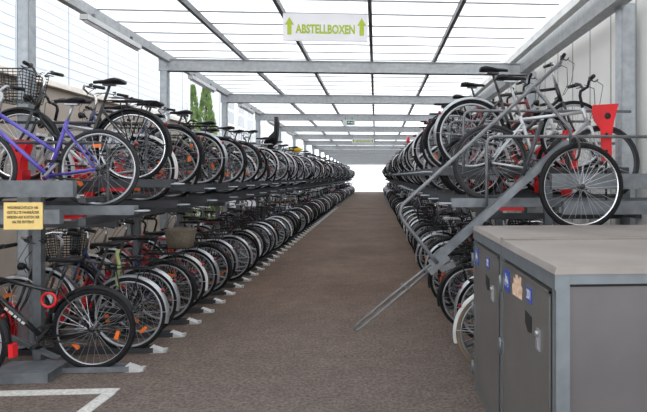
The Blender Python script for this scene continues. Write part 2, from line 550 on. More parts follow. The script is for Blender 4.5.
    if o.get('ribbon'):
        def rb(mb):
            c, st = saddle_at(hs)
            vs = []
            for k in range(9):
                z = c.z-.02-k*.045; x = c.x-.1+.012*math.sin(k*1.3); w = .028+.012*math.sin(k*2.1)
                vs.append([(x, -w, z), (x+.02, 0, z), (x, w, z), (x-.02, 0, z)])
            mb.loft(vs)
        part('hanging_cloth', ('ribbon', hs), rb, 'cloth_green', root)
    if o.get('decal'):
        def dc(mb):
            bb, st, hb_, ht, rh, _ = frame_lines(fk)
            d = (hb_-bb)
            for t0, t1 in ((.28, .33), (.35, .40), (.42, .46), (.48, .55), (.57, .62)):
                for s in (-1, 1):
                    a = bb+d*t0; b2 = bb+d*t1
                    mb.bar((a.x, s*.0205, a.z+.002), (b2.x, s*.0205, b2.z+.002), .004, .02)
        f = [c for c in root.children if c.name.startswith('frame')][0]
        part('frame_decal', ('decal', fk), dc, 'white_plastic', f)
    return root

def far_mesh(v, spokes=12, lo=False):
    """single mesh bicycle: slots frame / black / metal / guard / saddle"""
    fk, bk, guard, carrier, basket, child, hs = v
    def f():
        mb = MB()
        n = 4
        mb.cur = 0; add_frame(mb, fk, n); add_fork(mb, n)
        for x in (-HUB, HUB):
            mb.cur = 1
            b0 = len(mb.v); mb.ring((x, 0, R), R-.02, .021, 20 if not lo else 12, 4, .9)
            mb.cur = 2; mb.ring((x, 0, R), R-.045, .012, 20 if not lo else 12, 4)
            for k in range(spokes):
                a = 2*PI*k/spokes
                mb.tube([(x, 0, R), (x+(R-.05)*math.cos(a), 0, R+(R-.05)*math.sin(a))], .0025, 3, False)
        mb.cur = 2; add_bar(mb, bk, n); add_post(mb, hs, n)
        mb.cur = 1
        for s in (-1, 1): add_grip(mb, bk, s, 4)
        mb.cur = 4; add_saddle(mb, hs)
        mb.cur = 3
        if guard: add_rear_guard(mb, True, 10); add_front_guard(mb, True, 10)
        mb.cur = 1
        if carrier: add_carrier(mb, 3)
        if basket: add_wire_basket(mb, .40, .72, .2, .80, 1.04, k=4, r=.004, n=3)
        if child: mb.cur = 1; add_child_seat(mb)
        mb.cur = 5
        mb.ball((-HUB-.31, 0, R+.22), .014, .026, .020, 6, 4)
        return mb
    return f


# ------------------------------------------------------------------ camera
CAM_H = 1.65
cam = bpy.data.cameras.new('camera')
co = bpy.data.objects.new('camera', cam); COL.objects.link(co)
co.location = (0, 0, CAM_H)
co.rotation_euler = (PI/2, 0, -math.atan(34/550))
cam.sensor_width = 36; cam.sensor_fit = 'HORIZONTAL'
cam.lens = 550/647*36
cam.shift_x = -(410-323.5)/647
cam.shift_y = (176-206)/647
cam.clip_end = 500
SC.camera = co

# ------------------------------------------------------------------ light: overcast sky
w = bpy.data.worlds.new('overcast_sky'); SC.world = w; w.use_nodes = True
nt = w.node_tree; bg = nt.nodes['Background']
tcw = nt.nodes.new('ShaderNodeTexCoord'); nzw = nt.nodes.new('ShaderNodeTexNoise'); nzw.inputs['Scale'].default_value = 2.5
crw = nt.nodes.new('ShaderNodeValToRGB')
crw.color_ramp.elements[0].color = (.80, .86, .93, 1); crw.color_ramp.elements[1].color = (1, 1, 1, 1)
nt.links.new(tcw.outputs['Generated'], nzw.inputs['Vector']); nt.links.new(nzw.outputs['Fac'], crw.inputs['Fac'])
nt.links.new(crw.outputs['Color'], bg.inputs['Color']); bg.inputs['Strength'].default_value = 2.3
sun = bpy.data.lights.new('veiled_sun', 'SUN'); sun.energy = 1.2; sun.angle = math.radians(40)
so = bpy.data.objects.new('veiled_sun', sun); COL.objects.link(so); so.rotation_euler = (math.radians(28), math.radians(-18), 0)
SC.view_settings.view_transform = 'Standard'
SC.view_settings.look = 'None'
SC.view_settings.exposure = 0.3
SC.cycles.max_bounces = 8; SC.cycles.diffuse_bounces = 5; SC.cycles.transmission_bounces = 6
SC.cycles.sample_clamp_indirect = 6

# ------------------------------------------------------------------ setting materials
def floor_mat():
    m = bpy.data.materials.new('worn_asphalt'); m.use_nodes = True; nt = m.node_tree; p = nt.nodes['Principled BSDF']
    tc = nt.nodes.new('ShaderNodeTexCoord')
    def noise(sc, det, rough=.6):
        n = nt.nodes.new('ShaderNodeTexNoise'); n.inputs['Scale'].default_value = sc; n.inputs['Detail'].default_value = det
        n.inputs['Roughness'].default_value = rough
        nt.links.new(tc.outputs['Object'], n.inputs['Vector']); return n
    a = noise(.7, 4); b = noise(34, 6, .8); c = noise(5, 6, .7)
    r1 = nt.nodes.new('ShaderNodeValToRGB')
    r1.color_ramp.elements[0].position = .3; r1.color_ramp.elements[1].position = .72
    r1.color_ramp.elements[0].color = (.090, .058, .042, 1); r1.color_ramp.elements[1].color = (.152, .104, .079, 1)
    # greyer towards the open end, browner with dirt deeper inside
    sep = nt.nodes.new('ShaderNodeSeparateXYZ'); nt.links.new(tc.outputs['Object'], sep.inputs[0])
    mr = nt.nodes.new('ShaderNodeMapRange'); mr.inputs['From Min'].default_value = 3; mr.inputs['From Max'].default_value = 8
    nt.links.new(sep.outputs['Y'], mr.inputs['Value'])
    mx = nt.nodes.new('ShaderNodeMix'); mx.data_type = 'RGBA'
    mx.inputs[6].default_value = (.140, .118, .107, 1)
    nt.links.new(a.outputs['Fac'], r1.inputs['Fac'])
    nt.links.new(mr.outputs['Result'], mx.inputs[0]); nt.links.new(r1.outputs['Color'], mx.inputs[7])
    r2 = nt.nodes.new('ShaderNodeValToRGB')
    r2.color_ramp.elements[0].position = .32; r2.color_ramp.elements[1].position = .68
    r2.color_ramp.elements[0].color = (.28, .28, .28, 1); r2.color_ramp.elements[1].color = (1.7, 1.68, 1.66, 1)
    nt.links.new(b.outputs['Fac'], r2.inputs['Fac'])
    m2 = nt.nodes.new('ShaderNodeMix'); m2.data_type = 'RGBA'; m2.blend_type = 'MULTIPLY'; m2.inputs[0].default_value = 1
    nt.links.new(mx.outputs[2], m2.inputs[6]); nt.links.new(r2.outputs['Color'], m2.inputs[7])
    r3 = nt.nodes.new('ShaderNodeValToRGB')
    r3.color_ramp.elements[0].position = .3; r3.color_ramp.elements[1].position = .7
    r3.color_ramp.elements[0].color = (.8, .8, .8, 1); r3.color_ramp.elements[1].color = (1.18, 1.16, 1.14, 1)
    nt.links.new(c.outputs['Fac'], r3.inputs['Fac'])
    m3 = nt.nodes.new('ShaderNodeMix'); m3.data_type = 'RGBA'; m3.blend_type = 'MULTIPLY'; m3.inputs[0].default_value = 1
    nt.links.new(m2.outputs[2], m3.inputs[6]); nt.links.new(r3.outputs['Color'], m3.inputs[7])
    nt.links.new(m3.outputs[2], p.inputs['Base Color'])
    p.inputs['Roughness'].default_value = .85; p.inputs['Specular IOR Level'].default_value = .25
    bp = nt.nodes.new('ShaderNodeBump'); bp.inputs['Strength'].default_value = .5; bp.inputs['Distance'].default_value = .01
    nt.links.new(b.outputs['Fac'], bp.inputs['Height']); nt.links.new(bp.outputs['Normal'], p.inputs['Normal'])
    return m
M['floor'] = floor_mat()
M['line'] = mat('worn_white_paint', (.52, .51, .49), .8, var=.25, scale=40, bump=.3)
M['concrete'] = mat('pale_concrete', (.55, .54, .52), .9, var=.1, scale=2)
M['facade'] = mat('white_metal_cladding', (.66, .69, .72), .5, var=.03, scale=1)
M['joint'] = mat('cladding_joint', (.47, .51, .56), .7, var=.05)
M['plinth'] = mat('beige_render', (.29, .25, .21), .9, var=.12, scale=1.5)
M['ledge'] = mat('ledge', (.62, .58, .52), .8)
M['wall_panel'] = mat('pale_wall_panel', (.80, .79, .76), .6, var=.06, scale=.8)
M['wall_joint'] = mat('wall_joint', (.36, .36, .35), .7)
M['glazing'] = mat('dark_glazing', (.10, .12, .14), .15)
M['leaf'] = mat('conifer_green', (.20, .30, .10), .8, var=.5, scale=4)
M['bark'] = mat('bark', (.08, .05, .03), .9)
M['lamp'] = mat('lamp_housing', (.70, .71, .70), .4)
M['sign_white'] = mat('sign_white', (.72, .71, .73), .5, var=.03)
M['lime'] = mat('lime_paint', (.36, .46, .015), .5, var=.05)
M['sign_yellow'] = mat('sign_yellow', (.86, .63, .23), .5, var=.06, scale=8)
M['ink'] = mat('ink', (.05, .04, .03), .6)
M['exit_green'] = mat('exit_green', (.02, .16, .10), .4)
M['door'] = mat('locker_door', (.180, .172, .165), .42, .35, var=.1, scale=3)
M['locker_side'] = mat('locker_side', (.150, .142, .144), .45, .35, var=.12, scale=2)
M['locker_roof'] = mat('locker_roof', (.265, .235, .215), .6, .15, var=.14, scale=2.5, bump=.08, bscale=20)
M['locker_frame'] = mat('locker_frame', (.20, .225, .245), .45, .4, var=.1, scale=10)
M['gap'] = mat('dark_gap', (.012, .012, .013), .8)
M['blue_sign'] = mat('blue_plate', (.03, .08, .40), .4)
M['torn'] = mat('torn_paper', (.72, .50, .36), .85, var=.3, scale=40)

def roof_mat():
    m = bpy.data.materials.new('translucent_roof_sheet'); m.use_nodes = True; nt = m.node_tree
    nt.nodes.remove(nt.nodes['Principled BSDF'])
    out = nt.nodes['Material Output']
    tc = nt.nodes.new('ShaderNodeTexCoord'); nz = nt.nodes.new('ShaderNodeTexNoise'); nz.inputs['Scale'].default_value = 1.2
    nt.links.new(tc.outputs['Object'], nz.inputs['Vector'])
    cr = nt.nodes.new('ShaderNodeValToRGB'); cr.color_ramp.elements[0].color = (.86, .87, .88, 1); cr.color_ramp.elements[1].color = (.95, .95, .95, 1)
    nt.links.new(nz.outputs['Fac'], cr.inputs['Fac'])
    t = nt.nodes.new('ShaderNodeBsdfTranslucent'); d = nt.nodes.new('ShaderNodeBsdfDiffuse')
    nt.links.new(cr.outputs['Color'], t.inputs['Color']); nt.links.new(cr.outputs['Color'], d.inputs['Color'])
    mx = nt.nodes.new('ShaderNodeMixShader'); mx.inputs[0].default_value = .15
    nt.links.new(t.outputs[0], mx.inputs[1]); nt.links.new(d.outputs[0], mx.inputs[2]); nt.links.new(mx.outputs[0], out.inputs['Surface'])
    return m
M['roof'] = roof_mat()
M['batten'] = mat('sheet_joint', (.30, .31, .32), .6)

# ------------------------------------------------------------------ setting geometry
XL, XR = -3.38, 2.58            # shed post lines
WALLX = 2.72
YEND = 57.0
mb = MB(); mb.box(-9, 4, -4, YEND+1, -.1, 0); struct(obj('floor', mb, M['floor']))
mb = MB(); mb.box(-40, 40, YEND+1, 140, -.12, -.01); struct(obj('ground_outside', mb, M['concrete']))
mb = MB(); mb.bar((-3.6, 4.35, .0025), (-1.98, 4.35, .0025), .10, .005); struct(obj('trim_1_painted_line', mb, M['line']))
mb = MB(); mb.bar((-2.02, 4.30, .0028), (-2.10, 2.6, .0028), .10, .005); struct(obj('trim_2_painted_line', mb, M['line']))

def zb(y): return 3.43-.011*y        # underside of the roof beams
BH = .19
SP = 3.5
beams = [5.55-SP+SP*k for k in range(17)]
for y in beams:
    if y < 6: continue
    mb = MB(); mb.box(XL-.08, XR+.05, y-.05, y+.05, zb(y), zb(y)+BH)
    mb.box(XL-.08, XR+.05, y-.07, y+.07, zb(y), zb(y)+.012); mb.box(XL-.08, XR+.05, y-.07, y+.07, zb(y)+BH-.012, zb(y)+BH)
    struct(obj('roof_beam', mb, M['galv_beam']))
def long_bar(name, x, dz0, dz1, wdt, m, y0=-1, y1=YEND):
    mb = MB()
    mb.hexa([(xx, yy, zb(yy)+BH+dz) for xx in (x-wdt/2, x+wdt/2) for yy in (y0, y1) for dz in (dz0, dz1)])
    return struct(obj(name, mb, m))
for i, x in enumerate((-2.13, -1.10, -.07, .96)):
    long_bar('roof_purlin', x, .0, .07, .045, M['purlin'])
long_bar('trim_3_eave_rail', XL+.06, -.05, .07, .08, M['galv_beam'])
long_bar('trim_4_gutter', 2.24, -.02, .13, .10, M['lamp'])
long_bar('trim_5_side_beam', 2.47, -.16, .10, .16, M['galv_beam'])
mb = MB()
y0, y1 = -1, YEND
zr = lambda y: zb(y)+BH+.075
mb.hexa([(xx, yy, zr(yy)+dz) for xx in (XL-.15, 2.3) for yy in (y0, y1) for dz in (0, .008)])
mb.cur = 1
y = y0+.2
while y < YEND:
    mb.box(XL-.1, 2.1, y-.013, y+.013, zr(y)-.014, zr(y)-.002); y += SP/7
struct(obj('roof', mb, [M['roof'], M['batten']]))
for y in beams:
    if y < 0: continue
    for x, h in ((XL, .055), (XR, .075)):
        mb = MB()
        z1 = zb(y)+(BH if x < 0 else .05)
        # square hollow section on a foot plate
        mb.box(x-h, x-h+.008, y-h, y+h, 0, z1); mb.box(x+h-.008, x+h, y-h, y+h, 0, z1)
        mb.box(x-h+.004, x+h-.004, y-h, y-h+.008, 0, z1); mb.box(x-h+.004, x+h-.004, y+h-.008, y+h, 0, z1)
        mb.box(x-h-.04, x+h+.04, y-h-.04, y+h+.04, 0, .015)
        struct(obj('post_column', mb, M['galv_light']))
# right wall: pale panels with upright joints
mb = MB(); mb.box(WALLX, WALLX+.08, -1, YEND, 0, 3.75)
mb.cur = 1
y = -.6
while y < YEND:
    mb.box(WALLX-.006, WALLX, y-.010, y+.010, 0, 3.74); y += .62
struct(obj('wall_right', mb, [M['wall_panel'], M['wall_joint']]))
# neighbouring building along the left side
HX = -6.0
b = empty('white_clad_building', (HX, 7, 0)); tag(b, 'long white building with horizontal metal cladding above a beige base, beyond the roof posts', 'building')
mb = MB(); mb.box(-6, 0, -9, 11.2, 3.41, 9)
mb.cur = 1
for k in range(30): mb.box(-.01, .006, -9, 11.2, 3.57+k*.18, 3.578+k*.18)
for k in range(13): mb.box(-.01, .010, -8.5+k*1.58, -8.475+k*1.58, 3.41, 9)
obj('cladding', mb, [M['facade'], M['joint']], b)
mb = MB(); mb.box(-6, -.08, -9, 11.2, 0, 3.33); obj('plinth', mb, M['plinth'], b)
mb = MB(); mb.box(-6, .05, -9, 11.25, 3.31, 3.41); obj('ledge', mb, M['ledge'], b)
b = empty('white_office_building', (-6.4, 23, 0)); tag(b, 'white building with tall dark windows and railings behind the conifers', 'building')
mb = MB(); mb.box(-6, 0, 0, 40, 0, 9)
mb.cur = 1
for k in range(26): mb.box(-.01, .008, 1.5*k, 1.5*k+.04, 0, 9)
obj('facade', mb, [M['facade'], M['joint']], b)
for k in range(4):
    wn = MB(); wn.box(-.02, .03, 1.0+k*1.9, 2.3+k*1.9, 2.6, 5.2)
    wf = obj('window', wn, M['lamp'], b)
    pn = MB()
    for r in range(4): pn.box(.03, .036, 1.08+k*1.9, 2.22+k*1.9, 2.68+r*.64, 3.2+r*.64)
    obj('pane', pn, M['glazing'], wf)
    rl = MB()
    for z in (2.5, 2.9, 3.3, 3.7): rl.tube([(.25, .9+k*1.9, z), (.25, 2.4+k*1.9, z)], .02, 6)
    for yy in (.95, 1.65, 2.35): rl.tube([(.25, yy+k*1.9, 2.2), (.25, yy+k*1.9, 3.75)], .02, 6)
    for yy in (.95, 2.35): rl.tube([(.25, yy+k*1.9, 2.6), (0, yy+k*1.9, 2.6)], .02, 6)
    obj('railing', rl, M['lamp'], b)
# conifers between the two buildings
def conifer(x, y, h, rad, label, seed):
    rr = random.Random(seed)
    t = empty('conifer_tree', (x, y, 0)); tag(t, label, 'tree', 'conifers between the buildings')
    mb = MB(); mb.tube([(0, 0, 0), (0, 0, h*.9)], [.08, .02], 8); obj('trunk', mb, M['bark'], t)
    mb = MB()
    for k in range(1900):
        f = rr.random()**.8; z = .15+f*(h-.15); a = rr.random()*2*PI
        rz = rad*(1-f)**.95*(.65+.35*rr.random())+.03
        c = Vector((rz*math.cos(a), rz*math.sin(a), z)); o = Vector((math.cos(a)*.35, math.sin(a)*.35, .95)).normalized()
        s = Vector((-math.sin(a), math.cos(a), 0)); L = .10+.08*rr.random(); wd = .025
        mb._add([c-s*wd, c+s*wd, c+o*L], [(0, 1, 2)], False)
        mb._add([c-Vector((math.cos(a), math.sin(a), 0))*wd, c+Vector((math.cos(a), math.sin(a), 0))*wd, c+o*L], [(0, 1, 2)], False)
    obj('foliage', mb, M['leaf'], t)
conifer(-6.1, 18.75, 4.6, .75, 'broad green conifer next to the white clad building, seen between roof posts', 1)
conifer(-6.1, 20.2, 5.1, .8, 'taller pointed green conifer beside the railings, seen between roof posts', 2)
conifer(-6.1, 17.9, 4.2, .22, 'thin green conifer hugging the corner of the white clad building', 3)
conifer(-6.3, 21.6, 4.0, .5, 'low green conifer standing by the windows of the white office building', 4)

# strip lamps under the left eave
for i, (ya, yb) in enumerate(((6.3, 7.7), (9.8, 11.2), (13.3, 14.7), (16.8, 18.2), (20.3, 21.7))):
    o = empty('strip_lamp', (XL+.15, (ya+yb)/2, 0))
    tag(o, ['long white strip lamp under the eave over the first racks', 'second strip lamp under the eave, just past the first roof beam', 'third strip lamp under the eave, by the conifers', 'fourth strip lamp under the eave, by the office windows', 'fifth strip lamp along the eave, small and distant'][i], 'lamp', 'strip lamps under the eave')
    yc = (ya+yb)/2; L = yb-ya
    def zl(t): return zb(yc+t)+BH-.165
    mb = MB(); mb.hexa([(x, t, zl(t)+dz) for x in (-.045, .045) for t in (-L/2, L/2) for dz in (.0, .06)]); obj('housing', mb, M['lamp'], o)
    mb = MB(); mb.tube([(0, -L/2+.03, zl(-L/2)-.012), (0, L/2-.03, zl(L/2)-.012)], .02, 8); obj('tube', mb, M['sign_white'], o)
    mb = MB()
    for t in (-L*.35, L*.35): mb.box(-.015, .015, t-.015, t+.015, zl(t)+.06, zl(t)+.12)
    obj('bracket', mb, M['galv'], o)

# ------------------------------------------------------------------ signs
def text(name, body, size, m, parent, loc, rot, width=None, bold=0.0, ext=.001, align='CENTER'):
    cu = bpy.data.curves.new(name, 'FONT'); cu.body = body; cu.size = size; cu.align_x = align; cu.align_y = 'CENTER'
    cu.extrude = ext; cu.offset = bold; cu.resolution_u = 3
    tmp = bpy.data.objects.new('tmp_text', cu); COL.objects.link(tmp)
    bpy.context.view_layer.update()
    me = bpy.data.meshes.new_from_object(tmp.evaluated_get(bpy.context.evaluated_depsgraph_get()))
    bpy.data.objects.remove(tmp); bpy.data.curves.remove(cu)
    me.name = name; me.materials.clear()
    o = place(name, me, m)
    o.parent = parent; o.location = loc; o.rotation_euler = rot
    bpy.context.view_layer.update()
    if width and o.dimensions.x > 0: o.scale = (width/o.dimensions.x, 1, 1)
    return o
def hang_sign(y, x0, x1, z0, z1, label, small=False):
    s = empty('hanging_sign', ((x0+x1)/2, y, z0)); tag(s, label, 'sign', 'hanging direction signs')
    W = x1-x0; Hh = z1-z0
    mb = MB(); mb.box(-W/2, W/2, -.008, .008, 0, Hh); obj('board', mb, M['sign_white'], s)
    mb = MB()
    for x in (-W/2+.02, W/2-.02): mb.tube([(x, 0, Hh-.01), (x, 0, zr(y)-z0-.01)], .003, 5)
    obj('wire', mb, M['dark_or_shaded_steel'], s)
    text('lettering', 'ABSTELLBOXEN', .125, M['lime'], s, (0, -.010, Hh*.42), (PI/2, 0, 0), W*.70, .0045)
    for x in (-W/2+.065, W/2-.065):
        mb = MB(); a = [(x-.022, Hh*.22), (x+.022, Hh*.22), (x+.022, Hh*.58), (x+.048, Hh*.58), (x, Hh*.86), (x-.048, Hh*.58), (x-.022, Hh*.58)]
        mb.prism(a, -.0105, -.0085); obj('arrow', mb, M['lime'], s)
hang_sign(5.8, -.965, -.085, 3.06, 3.345, 'large white hanging sign reading ABSTELLBOXEN between two lime arrows')
hang_sign(22.4, -.97, -.09, 2.97, 3.17, 'small distant white ABSTELLBOXEN sign hanging far down the aisle')
s = empty('exit_sign', (-.75, 15.3, 3.05)); tag(s, 'small green and white exit sign hanging under a roof beam', 'sign')
mb = MB(); mb.box(-.17, .17, -.03, .03, 0, .15); obj('housing', mb, M['lamp'], s)
mb = MB(); mb.box(-.05, .13, -.033, -.03, .025, .125); f = obj('pictogram_field', mb, M['exit_green'], s)
mb = MB(); mb.prism([(-.02, .05), (.0, .075), (.02, .06), (.03, .07), (.01, .10), (-.01, .10), (-.03, .085)], -.036, -.033); mb.ball((.01, -.034, .112), .009, .002, .009, 8, 5); obj('running_figure', mb, M['sign_white'], f)
mb = MB(); mb.prism([(.05, .06), (.09, .06), (.09, .045), (.12, .075), (.09, .105), (.09, .09), (.05, .09)], -.036, -.033); obj('arrow', mb, M['sign_white'], f)
mb = MB(); mb.box(-.1, -.08, -.01, .01, .15, .24); mb.box(.08, .1, -.01, .01, .15, .24); obj('bracket', mb, M['galv'], s)
s = empty('notice_plate', (-2.735, 4.452, 1.235)); tag(s, 'yellow notice plate with four lines of dark writing on the rack end', 'sign')
mb = MB(); mb.box(-.145, .145, -.004, .004, 0, .21); obj('plate', mb, M['sign_yellow'], s)
for k, (t, wd) in enumerate((('WIDERRECHTLICH AB-', .235), ('GESTELLTE FAHRRÄDER', .24), ('WERDEN AUF KOSTEN DER', .245), ('HALTER ENTFERNT', .165))):
    text('lettering', t, .03, M['ink'], s, (0, -.0045, .168-k*.037), (PI/2, 0, 0), wd, .0006)

# ------------------------------------------------------------------ racks
PITCH = .5
LEVEL = {'L': (1.365, 1.52), 'R': (1.42, 1.70)}     # low and high trays of the two racks
LEFT_EDGE, RIGHT_EDGE = -2.05, .68
Y_L, Y_R = 4.80, 4.80         # first slot of the left and of the right row
NSLOT = 98
ORD = ['first', 'second', 'third', 'fourth', 'fifth', 'sixth', 'seventh', 'eighth', 'ninth', 'tenth', 'eleventh', 'twelfth', 'thirteenth', 'fourteenth', 'fifteenth', 'sixteenth', 'seventeenth', 'eighteenth', 'nineteenth', 'twentieth']
TENS = {2: 'twenty', 3: 'thirty'}
def ordw(i):
    if i < 20: return ORD[i]
    t, u = divmod(i+1, 10)
    return {2: 'twenty', 3: 'thirty', 4: 'forty', 5: 'fifty', 6: 'sixty', 7: 'seventy'}[t]+'-'+ORD[u-1] if u else {3: 'thirtieth', 4: 'fortieth', 5: 'fiftieth', 6: 'sixtieth', 7: 'seventieth'}[t]

def tray_mesh():
    def f():
        mb = MB()
        mb.box(-.02, 1.92, -.04, .04, -.006, 0)
        for s in (-1, 1): mb.box(-.02, 1.92, s*.04-.003, s*.04+.003, -.04, .035)
        mb.box(.0, 1.9, -.03, .03, -.045, -.03)
        return mb.mesh('bike_tray')
    return cached('tray', f)
def hoop_mesh():
    def f():
        mb = MB(); y = -.12
        mb.tube([(.27, -.04, -.02), (.27, y+.02, -.02), (.27, y, .0), (.27, y, .50), (.285, y, .545), (.33, y, .57), (1.9, y, .575)], .0145, 8)
        return mb.mesh('guard_hoop')
    return cached('hoop', f)
def holder_mesh(tall):
    def f():
        mb = MB()
        if tall: P = [(1.22, .80), (1.23, .855), (1.46, .87), (1.42, .72), (1.395, .55), (1.40, .36), (1.31, .36), (1.30, .64), (1.24, .72)]
        else: P = [(1.27, .34), (1.29, .40), (1.41, .40), (1.39, .20), (1.37, .10), (1.32, .10), (1.32, .20)]
        for y in ((-.065,) if tall else (-.055, .04)): mb.prism(P, y, y+.018)
        if not tall: mb.box(1.30, 1.40, -.065, .06, .02, .12)
        mb.cur = 1
        if tall: mb.bar((1.35, -.055, .02), (1.35, -.055, .40), .02, .012, (1, 0, 0))
        for z in ((.45, .6) if tall else (.3,)):
            for y in ((-.0665,) if tall else (-.0565, .058)): mb.tube([(1.35, y, z), (1.35, y+.002, z)], .014, 10)
        if tall: mb.tube([(1.36, -.0665, .76), (1.36, -.0645, .76)], .03, 12)
        return mb.mesh('wheel_holder')
    return cached(('holder', tall), f)
def handle_mesh():
    def f():
        mb = MB(); mb.tube([(.0, -.035, -.01), (-.10, -.035, -.01), (-.125, -.015, -.01), (-.125, .015, -.01), (-.10, .035, -.01), (.0, .035, -.01)], .007, 6)
        return mb.mesh('pull_handle')
    return cached('handle', f)
def rail_mesh(short):
    def f():
        q = .27 if short else .02
        mb = MB(); mb.box(q, 1.85, -.045, .045, .004, .012)
        for s in (-1, 1): mb.box(q, 1.85, s*.045-.003, s*.045+.003, .004, .05)
        return mb.mesh('floor_rail')
    return cached(('rail', short), f)
def railcap_mesh():
    def f():
        mb = MB(); mb.hexa([(-.07, -.045, .0), (-.07, -.045, .012), (-.07, .045, .0), (-.07, .045, .012), (.05, -.048, 0), (.05, -.048, .056), (.05, .048, 0), (.05, .048, .056)])
        mb.box(-.09, -.06, -.03, .03, 0, .03)
        return mb.mesh('end_cap')
    return cached('cap', f)
def lower_holder_mesh():
    def f():
        mb = MB()
        for y in (-.05, .035): mb.prism([(1.30, .05), (1.42, .05), (1.44, .30), (1.36, .48), (1.28, .44)], y, y+.015)
        return mb.mesh('wheel_holder')
    return cached('lholder', f)

def bay(side, j):
    LO, HI = LEVEL[side]
    edge, y0, rz = (LEFT_EDGE, Y_L, PI) if side == 'L' else (RIGHT_EDGE, Y_R, 0)
    sg = -1 if side == 'L' else 1
    slots = list(range(7*j, min(7*j+7, NSLOT)))
    n = len(slots)
    where = 'opposite the lockers' if side == 'L' else 'behind the lockers'
    root = empty('two_tier_bike_rack', (edge, y0+PITCH*7*j, 0), (0, 0, rz))
    tag(root, 'grey steel two-tier bike rack %s, %s bay from the front' % (where, ORD[j]), 'bike rack', 'two-tier bike racks')
    yy = lambda i: sg*PITCH*i
    ya, yb = sg*(-.25), sg*(PITCH*n-.25)
    lo_, hi_ = min(ya, yb), max(ya, yb)
    lengths = ((.30, LO-.115, LO-.05), (.30, HI-.085, HI-.045), (1.55, LO-.13, LO-.05), (1.55, HI-.09, HI-.045))
    for x, z0, z1 in lengths:
        mb = MB(); mb.box(x-.03, x+.03, lo_+.005, hi_-.005, z0, z1); obj('long_beam', mb, M['dark_or_shaded_steel'], root)
    for i in (.5, 4.5):
        for x in (.92, 1.66):
            mb = MB(); y = yy(i); mb.box(x-.035, x+.035, y-.035, y+.035, 0, HI-.05); mb.box(x-.08, x+.08, y-.06, y+.06, 0, .012)
            obj('upright', mb, M['galv'], root)
        mb = MB(); mb.box(.25, 1.7, yy(i)-.025, yy(i)+.025, LO-.17, LO-.115); obj('cross_beam', mb, M['dark_or_shaded_steel'], root)
    if j == 0:      # end frame turned to the viewer
        y = yy(-.62)
        for z0, z1, x0 in ((LO-.09, LO+.02, .42), (LO+.12, LO+.25, .32)):
            mb = MB(); mb.box(x0+(.45 if side == 'R' else 0), 2.0, y-.03, y+.03, z0, z1); obj('cross_beam', mb, M['galv'], root)
        for x in (1.80,):
            mb = MB(); mb.box(x-.045, x+.045, y-.045, y+.045, 0, LO+.25); obj('upright', mb, M['galv'], root)
        q0, q1 = sorted((yy(-.5), yy(.1)))
        mb = MB(); mb.box(.56, 1.02, q0, q1, 0, .075); mb.box(.55, 1.03, q0-.01, q1+.01, .07, .082); obj('foot', mb, M['galv'], root)
        mb = MB(); mb.bar((.72, yy(.4), .05), (1.25, yy(.4), .30), .035, .035, (0, 1, 0)); obj('brace', mb, M['galv'], root)
    if j < 7:
        for i, k in enumerate(slots):
            if side == 'R' and k < 0: continue
            hi = k % 2
            HK = 1.585 if side == 'L' and k == 1 else HI
            t = place('bike_tray', tray_mesh(), M['galv'] if k < 1 else M['dark_or_shaded_steel'], root, (-.12 if hi else 0, yy(i), HK if hi else LO))
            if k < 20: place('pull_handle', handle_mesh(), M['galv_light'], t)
            if k < 14: place('guard_hoop', hoop_mesh(), M['tube_steel'] if side == 'R' else M['dark_or_shaded_steel'], t)  # left hoops use a darker steel, their shade put into the colour
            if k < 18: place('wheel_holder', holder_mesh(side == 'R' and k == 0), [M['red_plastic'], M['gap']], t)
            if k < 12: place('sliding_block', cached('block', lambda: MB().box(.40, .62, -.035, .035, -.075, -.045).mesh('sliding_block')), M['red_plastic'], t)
            r = place('floor_rail', rail_mesh(side == 'R'), M['galv'] if k < 1 else M['dark_or_shaded_steel'], root, (0, yy(i), 0))  # rails behind the first one have the shadow painted in as darker steel
            place('end_cap', railcap_mesh(), M['cast_alloy'] if side == 'L' else M['dark_or_shaded_steel'], r, (0 if side == 'L' else .25, 0, 0))
            if k < 22: place('wheel_holder', lower_holder_mesh(), M['red_plastic'], r)
    else:
        mb = MB(); m2 = MB()
        for i, k in enumerate(slots):
            hi = k % 2; x = -.12 if hi else 0; z = HI if hi else LO; y = yy(i)
            mb.box(x-.02, x+1.9, y-.04, y+.04, z-.04, z+.002)
            m2.box(-.05, 1.85, y-.045, y+.045, 0, .012)
        tag(obj('bike_tray', mb, M['dark_or_shaded_steel'], root), kind='stuff')
        tag(obj('floor_rail', m2, M['galv'], root), kind='stuff')
for sd in 'LR':
    for j in range(14): bay(sd, j)

# pulled-out, tilted tray of the right rack
TY = 4.42
t = empty('lowered_lift_tray', (.49, TY, .955)); tag(t, 'empty grey lift tray pulled out and tilted down into the aisle, with tubular guard', 'bike tray')
ang = math.atan2(.81, .92)
d = Vector((math.cos(ang), 0, math.sin(ang))); nrm = Vector((-d.z, 0, d.x))
def along(s, h=0, y=0): v = d*s+nrm*h; return (v.x, y, v.z)
mb = MB()
mb.bar(along(-.05), along(1.45), .085, .012, nrm)
for s in (-1, 1): mb.bar(along(-.05, .022, s*.043), along(1.45, .022, s*.043), .006, .06, nrm)
obj('channel', mb, M['galv'], t)
mb = MB(); mb.tube([along(0, .02, -.02), along(-.45, .045, -.018), along(-.80, .055, -.01), along(-.845, .045, 0), along(-.845, .02, 0), along(-.80, .008, .01), along(-.45, -.005, .018), along(0, -.02, .02)], .010, 8); obj('pull_handle', mb, M['tube_steel'], t)
mb = MB(); mb.bar(along(-.10, -.02), along(.10, -.02), .10, .05, nrm); mb.bar(along(-.02, -.06), along(.10, -.10), .07, .05, nrm); obj('catch', mb, M['tube_steel'], t)
mb = MB(); mb.tube([along(-.30, -.01, -.04), along(-.33, .07, -.04)], .006, 6); obj('release_lever', mb, M['tube_steel'], t)
mb = MB()
